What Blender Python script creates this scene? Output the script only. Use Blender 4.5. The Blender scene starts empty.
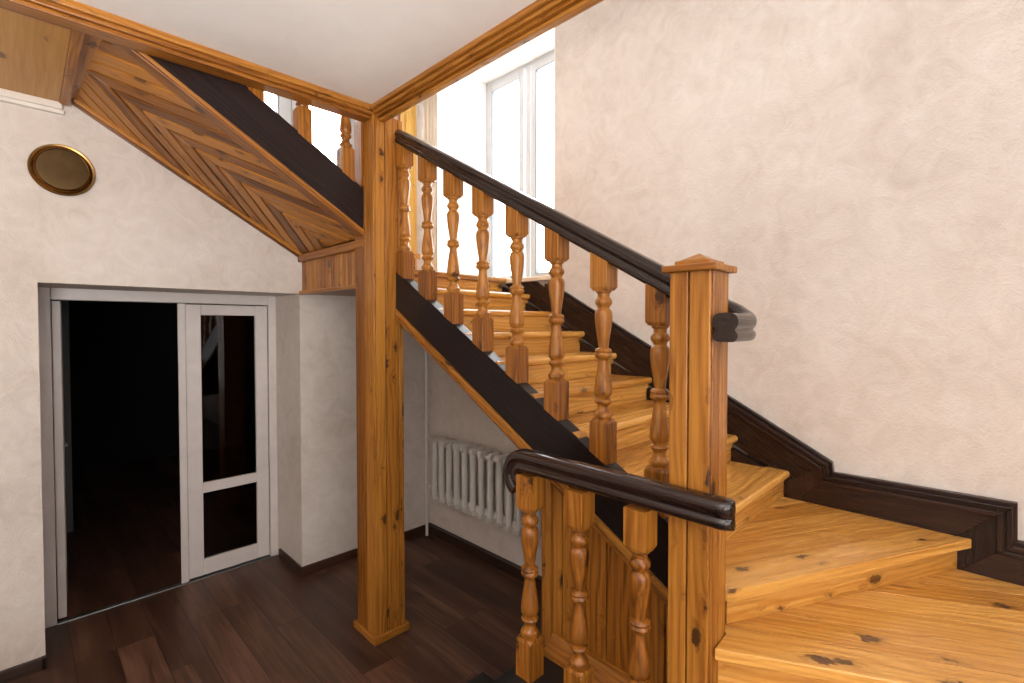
import bpy, bmesh, math, random
from mathutils import Vector, Matrix, Euler

C = bpy.context.scene
RND = random.Random(7)
S2 = math.sqrt(0.5)

# ------------------------------------------------------------------ camera
EYE = 2.0
F_PX = 491.0
TILT = math.radians(1.3)
cam_d = bpy.data.cameras.new('camera')
cam = bpy.data.objects.new('camera', cam_d)
C.collection.objects.link(cam)
cam_d.sensor_fit = 'HORIZONTAL'
cam_d.sensor_width = 36.0
cam_d.lens = 36.0 * F_PX / 1024.0
cam_d.shift_y = -0.00523
cam_d.clip_start = 0.02
cam_d.clip_end = 200
cam.location = (0, 0, EYE)
_fw = Vector((S2 * math.cos(TILT), S2 * math.cos(TILT), -math.sin(TILT)))
cam.rotation_euler = _fw.to_track_quat('-Z', 'Y').to_euler()
C.camera = cam

# ------------------------------------------------------------------ view, sky
C.view_settings.view_transform = 'Standard'
C.view_settings.look = 'None'
C.view_settings.gamma = 1.0
C.view_settings.use_curve_mapping = False
C.view_settings.exposure = 0.12

SKY_FRONT = 12.0      # sky seen through the stair windows
SKY_BACK = 5.2      # daylight that enters the hall from behind the viewer
GROUND = 1.6
world = bpy.data.worlds.new('world')
C.world = world
world.use_nodes = True
wn = world.node_tree
wn.nodes.clear()
w_out = wn.nodes.new('ShaderNodeOutputWorld')
w_bg = wn.nodes.new('ShaderNodeBackground')
w_tc = wn.nodes.new('ShaderNodeTexCoord')
w_sep = wn.nodes.new('ShaderNodeSeparateXYZ')
wn.links.new(w_tc.outputs['Generated'], w_sep.inputs[0])
def wmath(op, a, b=None, c=None):
    n = wn.nodes.new('ShaderNodeMath'); n.operation = op
    for i, v in enumerate((a, b, c)):
        if v is None: continue
        if isinstance(v, (int, float)): n.inputs[i].default_value = v
        else: wn.links.new(v, n.inputs[i])
    return n.outputs[0]
def wrange(v, a, b, c, d):
    n = wn.nodes.new('ShaderNodeMapRange'); n.interpolation_type = 'SMOOTHSTEP'
    for i, q in enumerate((a, b, c, d)): n.inputs[i + 1].default_value = q
    wn.links.new(v, n.inputs[0]); return n.outputs[0]
w_dir = wmath('ADD', w_sep.outputs['X'], w_sep.outputs['Y'])
w_sky = wrange(w_dir, -0.2, 0.7, SKY_BACK, SKY_FRONT)
w_up = wrange(w_sep.outputs['Z'], -0.12, 0.02, GROUND, 1.0)
wn.links.new(wmath('MULTIPLY', w_sky, w_up), w_bg.inputs['Strength'])
w_bg.inputs['Color'].default_value = (1.0, 0.985, 0.97, 1)
wn.links.new(w_bg.outputs[0], w_out.inputs[0])

# added fill light behind the viewer, no known lamp, brightens the ceiling
l_d = bpy.data.lights.new('fill_uplight', 'AREA'); l_d.shape = 'DISK'; l_d.size = 0.9; l_d.energy = 165.0; l_d.color = (1.0, 0.95, 0.90)
l_o = bpy.data.objects.new('fill_uplight', l_d); C.collection.objects.link(l_o)
l_o.location = (-0.9, -0.6, 1.75); l_o.rotation_euler = (math.radians(180 - 18), math.radians(-18), 0)

# ------------------------------------------------------------------ material helpers
class NT:
    def __init__(s, name):
        s.m = bpy.data.materials.new(name); s.m.use_nodes = True
        s.t = s.m.node_tree; s.t.nodes.clear()
        s.out = s.t.nodes.new('ShaderNodeOutputMaterial')
        s.b = s.t.nodes.new('ShaderNodeBsdfPrincipled')
        s.t.links.new(s.b.outputs[0], s.out.inputs[0])
    def n(s, typ, **kw):
        o = s.t.nodes.new(typ)
        for k, v in kw.items(): setattr(o, k, v)
        return o
    def l(s, a, b): s.t.links.new(a, b)
    def put(s, sock, v):
        if hasattr(v, 'is_output') or hasattr(v, 'links') and not isinstance(v, (int, float)): s.l(v, sock)
        else: sock.default_value = v
    def math(s, op, a, b=None, c=None, clamp=False):
        o = s.n('ShaderNodeMath', operation=op); o.use_clamp = clamp
        for i, v in enumerate((a, b, c)):
            if v is None: continue
            if isinstance(v, (int, float)): o.inputs[i].default_value = v
            else: s.l(v, o.inputs[i])
        return o.outputs[0]
    def rng(s, v, a, b, c, d, smooth=True):
        o = s.n('ShaderNodeMapRange')
        if smooth: o.interpolation_type = 'SMOOTHSTEP'
        s.l(v, o.inputs[0])
        for i, q in enumerate((a, b, c, d)): o.inputs[i + 1].default_value = q
        return o.outputs[0]
    def vscale(s, v, sc):
        o = s.n('ShaderNodeVectorMath', operation='MULTIPLY'); s.l(v, o.inputs[0]); o.inputs[1].default_value = sc
        return o.outputs[0]
    def vadd(s, a, b):
        o = s.n('ShaderNodeVectorMath', operation='ADD'); s.l(a, o.inputs[0]); s.l(b, o.inputs[1]); return o.outputs[0]
    def noise(s, v, scale, detail=3, rough=0.55, dist=0.0):
        o = s.n('ShaderNodeTexNoise'); o.inputs['Scale'].default_value = scale
        o.inputs['Detail'].default_value = detail; o.inputs['Roughness'].default_value = rough
        o.inputs['Distortion'].default_value = dist
        if v is not None: s.l(v, o.inputs['Vector'])
        return o
    def ramp(s, v, stops):
        o = s.n('ShaderNodeValToRGB'); e = o.color_ramp.elements
        while len(e) < len(stops): e.new(0.5)
        for q, (p, c) in zip(e, stops): q.position = p; q.color = (*c, 1)
        s.l(v, o.inputs[0]); return o.outputs[0]
    def mix(s, f, a, b, mode='MIX'):
        o = s.n('ShaderNodeMix', data_type='RGBA', blend_type=mode)
        for sock, v in ((o.inputs[0], f), (o.inputs[6], a), (o.inputs[7], b)):
            if isinstance(v, (int, float)): sock.default_value = v
            elif isinstance(v, tuple): sock.default_value = (*v, 1)
            else: s.l(v, sock)
        return o.outputs[2]
    def bump(s, h, strength, dist):
        o = s.n('ShaderNodeBump'); o.inputs['Strength'].default_value = strength; o.inputs['Distance'].default_value = dist
        s.l(h, o.inputs['Height']); s.l(o.outputs[0], s.b.inputs['Normal'])
    def set(s, **kw):
        for k, v in kw.items():
            sock = s.b.inputs[k.replace('_', ' ')]
            if isinstance(v, tuple): sock.default_value = (*v, 1) if len(v) == 3 else v
            elif isinstance(v, (int, float)): sock.default_value = v
            else: s.l(v, sock)

def wood(name, dark, mid, light, rough=0.3, knots=1.0, coat=0.0, grain=1.0, spec=0.5, vary=0.28, relief=0.12, knot_col=(0.035, 0.011, 0.003)):
    """Boards with streaky grain that runs along the 'gco' z axis, rings that swerve round dark knots."""
    k = NT(name)
    at = k.n('ShaderNodeAttribute', attribute_name='gco')
    tone = k.n('ShaderNodeAttribute', attribute_name='tone')
    oi = k.n('ShaderNodeObjectInfo')
    rv = k.n('ShaderNodeCombineXYZ')
    r10 = k.math('MULTIPLY', oi.outputs['Random'], 9.0)
    for i in range(3): k.l(r10, rv.inputs[i])
    v = k.vadd(at.outputs['Vector'], rv.outputs[0])
    kn = k.n('ShaderNodeTexVoronoi'); kn.inputs['Scale'].default_value = 1.0
    wobv = k.noise(v, 45, 2)
    wv = k.n('ShaderNodeVectorMath', operation='MULTIPLY_ADD'); k.l(wobv.outputs['Color'], wv.inputs[0])
    wv.inputs[1].default_value = (0.45, 0.45, 0.30)
    k.l(k.vscale(v, (13, 13, 6.5)), wv.inputs[2])
    k.l(wv.outputs[0], kn.inputs['Vector'])
    ks = k.n('ShaderNodeSeparateXYZ'); k.l(kn.outputs['Color'], ks.inputs[0])
    kr = k.rng(ks.outputs[0], 0.24, 1.0, -0.05, 0.26, False)       # most cells carry no knot, the others differ in size
    d = k.math('SUBTRACT', kn.outputs['Distance'], kr)
    core = k.rng(d, -0.06, 0.03, 1.0, 0.0)
    halo = k.math('MULTIPLY', k.rng(d, -0.05, 0.26, 1.0, 0.0), k.rng(kr, -0.02, 0.1, 0.0, 1.0))
    warp = k.noise(k.vscale(v, (5, 5, 0.9)), 1.0, 2)
    sep = k.n('ShaderNodeSeparateXYZ'); k.l(v, sep.inputs[0])
    ph = k.math('ADD', k.math('MULTIPLY', k.math('ADD', sep.outputs[0], k.math('MULTIPLY', sep.outputs[1], 0.8)), 240.0),
                k.math('MULTIPLY', warp.outputs[0], 46.0))
    ph = k.math('ADD', ph, k.math('MULTIPLY', halo, 6.0))
    rings = k.math('ADD', k.math('MULTIPLY', k.math('SINE', ph), 0.5), 0.5)
    rings = k.math('POWER', rings, 1.6)
    streak = k.noise(k.vscale(v, (90, 90, 2.2)), 1.0, 4, 0.65)
    broad = k.noise(k.vscale(v, (7, 7, 0.7)), 1.0, 2)
    f = k.math('ADD', k.math('MULTIPLY', k.math('MULTIPLY', rings, broad.outputs[0]), 0.30 * grain), k.math('MULTIPLY', streak.outputs[0], 0.72 * grain))
    f = k.math('ADD', f, k.math('MULTIPLY', broad.outputs[0], 0.36))
    f = k.math('ADD', f, k.math('MULTIPLY', k.math('SUBTRACT', tone.outputs['Fac'], 0.5), vary))
    f = k.rng(f, 0.38, 1.12, 0, 1, False)
    col = k.ramp(f, [(0.0, light), (0.42, mid), (0.85, dark)])
    if knots > 0:
        col = k.mix(k.math('MULTIPLY', halo, 0.3 * knots), col, dark)
        col = k.mix(k.math('MULTIPLY', core, 0.9 * knots), col, knot_col)
    k.set(Base_Color=col, Roughness=k.rng(streak.outputs[0], 0.3, 0.7, rough - 0.05, rough + 0.09))
    k.set(Coat_Weight=coat, Coat_Roughness=0.1)
    k.b.inputs['Specular IOR Level'].default_value = spec
    k.bump(k.math('ADD', rings, streak.outputs[0]), relief, 0.0012)
    return k.m

PINE = wood('varnished_pine', (0.055, 0.014, 0.0015), (0.255, 0.085, 0.009), (0.45, 0.188, 0.030), 0.34, coat=0.1, spec=0.38)
TREAD = wood('pale_pine_tread', (0.14, 0.043, 0.004), (0.46, 0.195, 0.030), (0.71, 0.375, 0.092), 0.27, 0.9, coat=0.2)  # paler than the other pine
SOFFIT = wood('dark_pine_boards', (0.055, 0.015, 0.0015), (0.27, 0.092, 0.010), (0.46, 0.185, 0.030), 0.36, 0.8, spec=0.35, vary=0.6)
PLY = wood('pale_pine_panel', (0.32, 0.135, 0.022), (0.47, 0.22, 0.04), (0.56, 0.29, 0.065), 0.4, 0.7, grain=0.6)
HONEY = wood('honey_pine_boarding', (0.42, 0.20, 0.03), (0.64, 0.36, 0.07), (0.78, 0.50, 0.14), 0.4, 0.5)
DARKW = wood('dark_varnished_wood', (0.004, 0.0018, 0.0015), (0.010, 0.004, 0.003), (0.022, 0.009, 0.006), 0.22, 0.0, coat=0.35, spec=0.4, relief=0.03)
EBONY = wood('black_brown_stringer', (0.005, 0.003, 0.003), (0.010, 0.0055, 0.0055), (0.022, 0.012, 0.011), 0.33, 0.0, spec=0.25)
SKIRTW = wood('dark_skirting_wood', (0.006, 0.0025, 0.002), (0.015, 0.006, 0.004), (0.036, 0.014, 0.008), 0.27, 0.0, spec=0.35)
BASEW = wood('brown_baseboard_wood', (0.015, 0.007, 0.004), (0.035, 0.015, 0.009), (0.06, 0.026, 0.015), 0.4, 0.0)

def plaster(name, c1, c2, c3, bump=0.25):
    k = NT(name)
    g = k.n('ShaderNodeNewGeometry')
    big = k.noise(g.outputs['Position'], 1.3, 4, 0.6, 0.6)
    med = k.noise(g.outputs['Position'], 7, 5, 0.65, 1.4)
    fine = k.noise(g.outputs['Position'], 30, 4, 0.6, 2.5)
    f = k.math('ADD', k.math('MULTIPLY', big.outputs[0], 0.55), k.math('MULTIPLY', med.outputs[0], 0.45))
    f = k.rng(f, 0.36, 0.64, 0, 1, False)
    col = k.ramp(f, [(0.0, c1), (0.5, c2), (1.0, c3)])
    scr = k.rng(fine.outputs[0], 0.62, 0.72, 0, 1)
    col = k.mix(k.math('MULTIPLY', scr, 0.16), col, tuple(q * 0.72 for q in c1))
    k.set(Base_Color=col, Roughness=0.62)
    k.b.inputs['Specular IOR Level'].default_value = 0.25
    h = k.math('ADD', k.math('MULTIPLY', med.outputs[0], 0.6), k.math('MULTIPLY', fine.outputs[0], 0.7))
    k.bump(h, bump, 0.02)
    return k.m
PLASTER = plaster('beige_textured_plaster', (0.565, 0.492, 0.432), (0.645, 0.575, 0.52), (0.705, 0.643, 0.592), 0.38)

def plain(name, col, rough=0.5, metal=0.0, mottle=0.0, spec=0.5):
    k = NT(name)
    if mottle:
        g = k.n('ShaderNodeNewGeometry')
        ns = k.noise(g.outputs['Position'], 6, 4, 0.6, 0.8)
        lo = tuple(q * (1 - mottle) for q in col); hi = tuple(min(1, q * (1 + mottle)) for q in col)
        k.set(Base_Color=k.ramp(ns.outputs[0], [(0.3, lo), (0.7, hi)]))
    else:
        k.set(Base_Color=col)
    k.set(Roughness=rough, Metallic=metal)
    k.b.inputs['Specular IOR Level'].default_value = spec
    return k.m
CEIL_M = plain('white_ceiling_paint', (0.90, 0.875, 0.855), 0.7, mottle=0.02, spec=0.2)
WHITE = plain('white_plastic_frame', (0.43, 0.44, 0.455), 0.35, mottle=0.02)
DOORW = plain('painted_white_door', (0.62, 0.57, 0.545), 0.42, mottle=0.05)
REVEAL = plain('white_reveal_plaster', (0.80, 0.79, 0.78), 0.7, spec=0.2)
GASKET = plain('grey_window_gasket', (0.16, 0.18, 0.21), 0.5)
RAD_M = plain('cream_radiator_enamel', (0.62, 0.585, 0.54), 0.38, mottle=0.05)
PIPE_M = plain('white_pipe_enamel', (0.64, 0.61, 0.57), 0.4)
BLACKT = plain('black_step_covering', (0.012, 0.012, 0.013), 0.33, mottle=0.3)
BRASS = plain('aged_brass', (0.24, 0.135, 0.045), 0.27, 1.0, mottle=0.25)
BRASSD = plain('dull_brass_face', (0.075, 0.045, 0.02), 0.42, 1.0, mottle=0.2)
STEEL = plain('grey_threshold_metal', (0.35, 0.37, 0.38), 0.35, 0.9)
DARKROOM = plain('painted_room_shade', (0.012, 0.011, 0.011), 0.9, spec=0.1)  # the room's darkness is put into this near-black wall colour
GREYP = plain('grey_painted_wall', (0.12, 0.12, 0.115), 0.6)
CURT = plain('cream_curtain_cloth', (0.80, 0.74, 0.64), 0.8, mottle=0.04)
CORN = plain('white_cornice_paint', (0.75, 0.69, 0.62), 0.6, mottle=0.06)

def glass_mat(name, tint, refl):
    k = NT(name)
    k.t.nodes.remove(k.b)
    tr = k.n('ShaderNodeBsdfTransparent'); tr.inputs[0].default_value = (*tint, 1)
    gl = k.n('ShaderNodeBsdfGlossy'); gl.inputs['Roughness'].default_value = 0.02
    lw = k.n('ShaderNodeLayerWeight'); lw.inputs[0].default_value = 0.5
    fr = k.math('ADD', k.math('MULTIPLY', k.math('POWER', lw.outputs['Facing'], 4.0), 0.5), refl)
    mx = k.n('ShaderNodeMixShader')
    k.l(fr, mx.inputs[0]); k.l(tr.outputs[0], mx.inputs[1]); k.l(gl.outputs[0], mx.inputs[2])
    k.l(mx.outputs[0], k.out.inputs[0])
    return k.m
GLASS = glass_mat('window_glass', (0.97, 0.98, 0.98), 0.03)
DGLASS = glass_mat('dark_door_glass', (0.5, 0.5, 0.5), 0.05)

def floor_mat():
    k = NT('dark_oak_laminate')
    g = k.n('ShaderNodeNewGeometry')
    sep = k.n('ShaderNodeSeparateXYZ'); k.l(g.outputs['Position'], sep.inputs[0])
    cmb = k.n('ShaderNodeCombineXYZ'); k.l(sep.outputs[1], cmb.inputs[0]); k.l(sep.outputs[0], cmb.inputs[1])
    br = k.n('ShaderNodeTexBrick'); k.l(cmb.outputs[0], br.inputs['Vector'])
    br.offset = 0.37; br.offset_frequency = 3; br.squash = 1.0
    br.inputs['Scale'].default_value = 1.0
    br.inputs['Brick Width'].default_value = 1.28; br.inputs['Row Height'].default_value = 0.193
    br.inputs['Mortar Size'].default_value = 0.0018; br.inputs['Mortar Smooth'].default_value = 0.2
    br.inputs['Color1'].default_value = (0, 0, 0, 1); br.inputs['Color2'].default_value = (1, 1, 1, 1)
    br.inputs['Mortar'].default_value = (0.5, 0.5, 0.5, 1)
    sh = k.n('ShaderNodeVectorMath', operation='MULTIPLY'); k.l(br.outputs['Color'], sh.inputs[0]); sh.inputs[1].default_value = (3.1, 5.7, 1.3)
    pv = k.vadd(g.outputs['Position'], sh.outputs[0])
    st = k.noise(k.vscale(pv, (60, 2.5, 10)), 1.0, 5, 0.65, 0.4)
    wv = k.noise(k.vscale(pv, (8, 0.9, 4)), 1.0, 3, 0.5, 0.6)
    f = k.math('ADD', k.math('MULTIPLY', st.outputs[0], 0.6), k.math('MULTIPLY', wv.outputs[0], 0.6))
    sepc = k.n('ShaderNodeSeparateXYZ'); k.l(br.outputs['Color'], sepc.inputs[0])
    f = k.math('ADD', f, k.math('MULTIPLY', k.math('SUBTRACT', sepc.outputs[0], 0.5), 0.22))
    col = k.ramp(k.rng(f, 0.35, 0.85, 0, 1, False), [(0, (0.024, 0.011, 0.007)), (0.5, (0.080, 0.036, 0.022)), (1, (0.19, 0.092, 0.057))])
    col = k.mix(br.outputs['Fac'], col, (0.010, 0.006, 0.005))
    k.set(Base_Color=col, Roughness=k.rng(st.outputs[0], 0.3, 0.7, 0.33, 0.5))
    k.bump(k.math('SUBTRACT', st.outputs[0], k.math('MULTIPLY', br.outputs['Fac'], 2.0)), 0.2, 0.0015)
    return k.m
FLOOR_M = floor_mat()

# ------------------------------------------------------------------ mesh helpers
def orth(g, hint=None):
    g = Vector(g).normalized()
    h = Vector(hint) if hint is not None else (Vector((0, 0, 1)) if abs(g.z) < 0.9 else Vector((1, 0, 0)))
    e1 = (h - g * h.dot(g)).normalized()
    return e1, g.cross(e1), g

class MB:
    def __init__(s):
        s.v = []; s.f = []; s.g = []; s.t = []; s.sm = []
    def add(s, verts, faces, grain=(0, 0, 1), smooth=False, off=None, tone=None, hint=None):
        b = len(s.v); e1, e2, g = orth(grain, hint)
        if off is None: off = Vector((RND.uniform(-9, 9), RND.uniform(-9, 9), RND.uniform(-9, 9)))
        if tone is None: tone = RND.random()
        for p in verts:
            p = Vector(p); s.v.append(p)
            s.g.append(Vector((p.dot(e1), p.dot(e2), p.dot(g))) + off); s.t.append(tone)
        for q in faces:
            s.f.append([b + i for i in q]); s.sm.append(smooth)
        return s
    def box(s, lo, hi, grain='z', bev=0.003, mat=None, seg=1, **kw):
        lo = Vector(lo); hi = Vector(hi)
        bm = bmesh.new(); bmesh.ops.create_cube(bm, size=1)
        sz = hi - lo; c = (hi + lo) / 2
        for v in bm.verts: v.co = Vector((v.co.x * sz.x, v.co.y * sz.y, v.co.z * sz.z)) + c
        w = min(bev, min(abs(q) for q in sz) * 0.3)
        if w > 0: bmesh.ops.bevel(bm, geom=bm.edges[:], offset=w, segments=seg, affect='EDGES', profile=0.5)
        bm.normal_update()
        bm.verts.index_update()
        vs = [v.co.copy() for v in bm.verts]; fs = [[v.index for v in f.verts] for f in bm.faces]; bm.free()
        if mat is not None: vs = [mat @ q for q in vs]
        gv = {'x': (1, 0, 0), 'y': (0, 1, 0), 'z': (0, 0, 1)}[grain] if isinstance(grain, str) else grain
        if mat is not None: gv = mat.to_3x3() @ Vector(gv)
        return s.add(vs, fs, gv, **kw)
    def prism(s, poly, ext, grain=(0, 0, 1), bev=0.0, **kw):
        """closed polygon (3D points) pushed along ext"""
        ext = Vector(ext); P = [Vector(p) for p in poly]
        n = Vector((0, 0, 0))
        for i in range(len(P)): n += P[i].cross(P[(i + 1) % len(P)])
        if n.dot(ext) > 0: P.reverse()
        bm = bmesh.new()
        a = [bm.verts.new(p) for p in P]; b = [bm.verts.new(p + ext) for p in P]
        bm.faces.new(a); bm.faces.new(list(reversed(b)))
        for i in range(len(P)):
            j = (i + 1) % len(P); bm.faces.new((a[j], a[i], b[i], b[j]))
        if bev > 0: bmesh.ops.bevel(bm, geom=bm.edges[:], offset=bev, segments=2, affect='EDGES', profile=0.5)
        bmesh.ops.recalc_face_normals(bm, faces=bm.faces[:])
        bm.verts.index_update()
        vs = [v.co.copy() for v in bm.verts]; fs = [[v.index for v in f.verts] for f in bm.faces]; bm.free()
        return s.add(vs, fs, grain, **kw)
    def lathe(s, prof, c=(0, 0, 0), axis='z', n=24, grain=None, caps=True, **kw):
        c = Vector(c); vs = []; fs = []
        for r, h in prof:
            for i in range(n):
                a = 2 * math.pi * i / n; x, y = r * math.cos(a), r * math.sin(a)
                if axis == 'z': vs.append(c + Vector((x, y, h)))
                elif axis == 'y': vs.append(c + Vector((y, h, x)))
                else: vs.append(c + Vector((h, x, y)))
        for k in range(len(prof) - 1):
            for i in range(n):
                j = (i + 1) % n
                fs.append((k * n + i, k * n + j, (k + 1) * n + j, (k + 1) * n + i))
        if caps:
            fs.append(list(reversed(range(n)))); fs.append([(len(prof) - 1) * n + i for i in range(n)])
        g = grain or {'z': (0, 0, 1), 'y': (0, 1, 0), 'x': (1, 0, 0)}[axis]
        return s.add(vs, fs, g, smooth=True, **kw)
    def sweep(s, path, prof, side0=(1, 0, 0), grain=None, smooth=True, caps=True, **kw):
        P = [Vector(p) for p in path]; N = len(prof); vs = []; fs = []
        side = Vector(side0).normalized(); rings = []; dist = 0.0
        e_off = Vector((RND.uniform(-9, 9), RND.uniform(-9, 9), RND.uniform(-9, 9)))
        base = len(s.v)
        gco = []
        for i, p in enumerate(P):
            t = (P[min(i + 1, len(P) - 1)] - P[max(i - 1, 0)]).normalized()
            if abs(t.z) < 0.93:
                sd = t.cross(Vector((0, 0, 1))).normalized()
                if sd.dot(side) < 0: sd = -sd
                side = sd
            up = side.cross(t).normalized()
            if i > 0 and up.dot(lastup) < 0: up = -up
            elif i == 0 and up.z < 0: up = -up
            lastup = up
            if i: dist += (p - P[i - 1]).length
            for a, b in prof:
                vs.append(p + side * a + up * b); gco.append(Vector((a, b, dist)) + e_off)
        for i in range(len(P) - 1):
            for k in range(N):
                j = (k + 1) % N
                fs.append((i * N + k, i * N + j, (i + 1) * N + j, (i + 1) * N + k))
        if caps:
            fs.append(list(range(N))); fs.append([(len(P) - 1) * N + k for k in reversed(range(N))])
        s.add(vs, fs, (0, 0, 1), smooth=smooth, **kw)
        for i, q in enumerate(gco): s.g[base + i] = q
        return s
    def build(s, name, mat, parent=None, loc=None, fixn=True, sharp=math.radians(38)):
        o0 = Vector((0, 0, 0))
        if parent is not None:
            pr = parent
            while pr is not None: o0 = o0 + pr.location; pr = pr.parent
        base = Vector(loc) if loc is not None else Vector((0, 0, 0))
        me = bpy.data.meshes.new(name)
        me.from_pydata([p - o0 - base for p in s.v], [], s.f)
        me.polygons.foreach_set('use_smooth', s.sm)
        a = me.attributes.new('gco', 'FLOAT_VECTOR', 'POINT'); a.data.foreach_set('vector', [q for p in s.g for q in p])
        t = me.attributes.new('tone', 'FLOAT', 'POINT'); t.data.foreach_set('value', s.t)
        if fixn:
            bm = bmesh.new(); bm.from_mesh(me)
            bmesh.ops.recalc_face_normals(bm, faces=bm.faces[:]); bm.to_mesh(me); bm.free()
        if any(s.sm): me.set_sharp_from_angle(angle=sharp)
        me.materials.append(mat); me.update()
        o = bpy.data.objects.new(name, me); C.collection.objects.link(o)
        o.location = base
        if parent is not None: o.parent = parent
        return o

def tag(o, label=None, cat=None, group=None, kind=None):
    if label: o['label'] = label
    if cat: o['category'] = cat
    if group: o['group'] = group
    if kind: o['kind'] = kind
    return o
def thing(name, loc, label, cat, group=None, kind=None):
    o = bpy.data.objects.new(name, None); C.collection.objects.link(o)
    o.location = loc; o.empty_display_size = 0.1
    return tag(o, label, cat, group, kind)
def copy_tree(o, parent=None):
    c = o.copy(); C.collection.objects.link(c); c.parent = parent
    for ch in [q for q in C.collection.objects if q.parent == o]: copy_tree(ch, c)
    return c
def struct(o, label, cat): return tag(o, label, cat, kind='structure')

# ------------------------------------------------------------------ measures of the place (metres)
YW = 3.92        # plaster wall with the double door
XW = 2.78        # long stair wall
CEIL = 3.34
TOP = 6.2
XL, YB = -3.2, -3.2
RISE, RUN = 0.139, 0.256
def step_y(k): return 0.75 + RUN * (k - 1)      # nosing of the k-th straight step
def step_z(k): return 1.262 + RISE * (k - 1)
LAND = step_z(9)
Z_W1, Z_W2, Z_W3 = 1.123, 0.984, 0.845
PLAT = 0.575
def xl(y): return 1.672 + 0.03 * (y - 0.7)      # line of the lower balustrade
def str_top(y): return 1.539 + 0.5555 * (y - 1.298)
def str_bot(y): return 1.425 + 0.558 * (y - 1.527)
def rail_top(y): return 2.243 + 0.556 * (y - 0.933)

# ------------------------------------------------------------------ the room shell
m = MB(); m.box((XL, YB, -0.1), (XW + 0.3, YW + 0.52, 0), bev=0)
struct(m.build('floor', FLOOR_M), 'dark brown laminate plank floor of the lower hall', 'floor')

# wall with door recess (x 0.07..1.562, z 0..2.245), continuing up with a window above the upper flight
DX0, DX1, DZ = 0.071, 1.555, 2.245
W2X0, W2X1, W2Z0, W2Z1 = 1.02, 2.22, 3.2, 4.7
m = MB()
TH = 0.51
def slab_xz(x0, x1, z0, z1): m.box((x0, YW, z0), (x1, YW + TH, z1), bev=0)
slab_xz(XL, DX0, 0, DZ); slab_xz(DX1, XW, 0, DZ); slab_xz(XL, XW, DZ, W2Z0)
slab_xz(XL, W2X0, W2Z0, W2Z1); slab_xz(W2X1, XW, W2Z0, W2Z1); slab_xz(XL, XW, W2Z1, TOP)
struct(m.build('wall_left', PLASTER), 'beige textured plaster wall with the deep double door recess', 'wall')

m = MB(); m.box((XL - 0.15, YB, -0.1), (XL, YW + TH, TOP), bev=0)  # unseen wall, added to cut the light from the left
struct(m.build('wall_added_left', PLASTER), 'unseen beige plaster wall added to shade the left side of the hall', 'wall')
# unseen wall added behind the viewer, its openings sized to shape the light
m = MB()
for a, b in ((XL - 0.15, -2.75), (-0.35, 0.05), (2.5, 3.62)): m.box((a, YB - 0.3, -0.1), (b, YB, TOP), bev=0)
m.box((1.0, YB - 0.3, -0.1), (2.5, YB, 3.75), bev=0)
for a, b, lo in ((-2.75, -0.35, -2.75), (0.05, 1.0, 0.05)):
    for z0, z1 in ((-0.1, 0.75), (3.05, 3.75)): m.box((a, YB - 0.3, z0), (b, YB, z1), bev=0)
for a, b in ((-2.75, -0.35), (0.05, 2.5)): m.box((a, YB - 0.3, 5.85), (b, YB, TOP), bev=0)
struct(m.build('wall_added_back', PLASTER), 'unseen plaster wall added behind the viewer, its openings placed for the light', 'wall')
# stair wall with deep window opening
WY0, WY1, WZ0, WZ1, WX = 2.335, 3.86, 2.33, 4.52, 3.5
m = MB()
def slab_yz(y0, y1, z0, z1): m.box((XW, y0, z0), (WX + 0.12, y1, z1), bev=0)
slab_yz(YB, WY0, -0.1, TOP); slab_yz(WY1, YW + TH, -0.1, TOP); slab_yz(WY0, WY1, -0.1, WZ0); slab_yz(WY0, WY1, WZ1, TOP)
struct(m.build('wall_right', PLASTER), 'long beige textured plaster wall beside the stairs', 'wall')
m = MB()
m.box((XW + 0.004, WY1 - 0.012, WZ0), (WX - 0.03, WY1, WZ1), bev=0); m.box((XW + 0.004, WY0, WZ0), (WX - 0.03, WY0 + 0.012, WZ1), bev=0)
m.box((XW + 0.004, WY0 + 0.012, WZ1 - 0.012), (WX - 0.03, WY1 - 0.012, WZ1), bev=0)
struct(m.build('trim_1', REVEAL), 'white smooth lining of the deep stair window opening', 'window reveal')
m = MB(); m.box((XW - 0.05, WY0 - 0.03, WZ0), (WX - 0.03, WY1, WZ0 + 0.035), 'y', 0.006, seg=2)
struct(m.build('windowsill', plain('cream_sill', (0.72, 0.62, 0.48), 0.35, mottle=0.04)), 'cream windowsill under the tall stair window', 'windowsill')

# hall ceiling (solid floor of the storey above)
m = MB(); m.box((XL, YB, CEIL), (1.57, 2.78, CEIL + 0.3), bev=0)
struct(m.build('ceiling', CEIL_M), 'smooth white ceiling of the lower hall', 'ceiling')
m = MB(); m.box((XL, YB, TOP), (WX + 0.12, YW + TH, TOP + 0.1), bev=0)
struct(m.build('ceiling_stairwell', CEIL_M), 'white ceiling high above the stairwell', 'ceiling')

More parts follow.
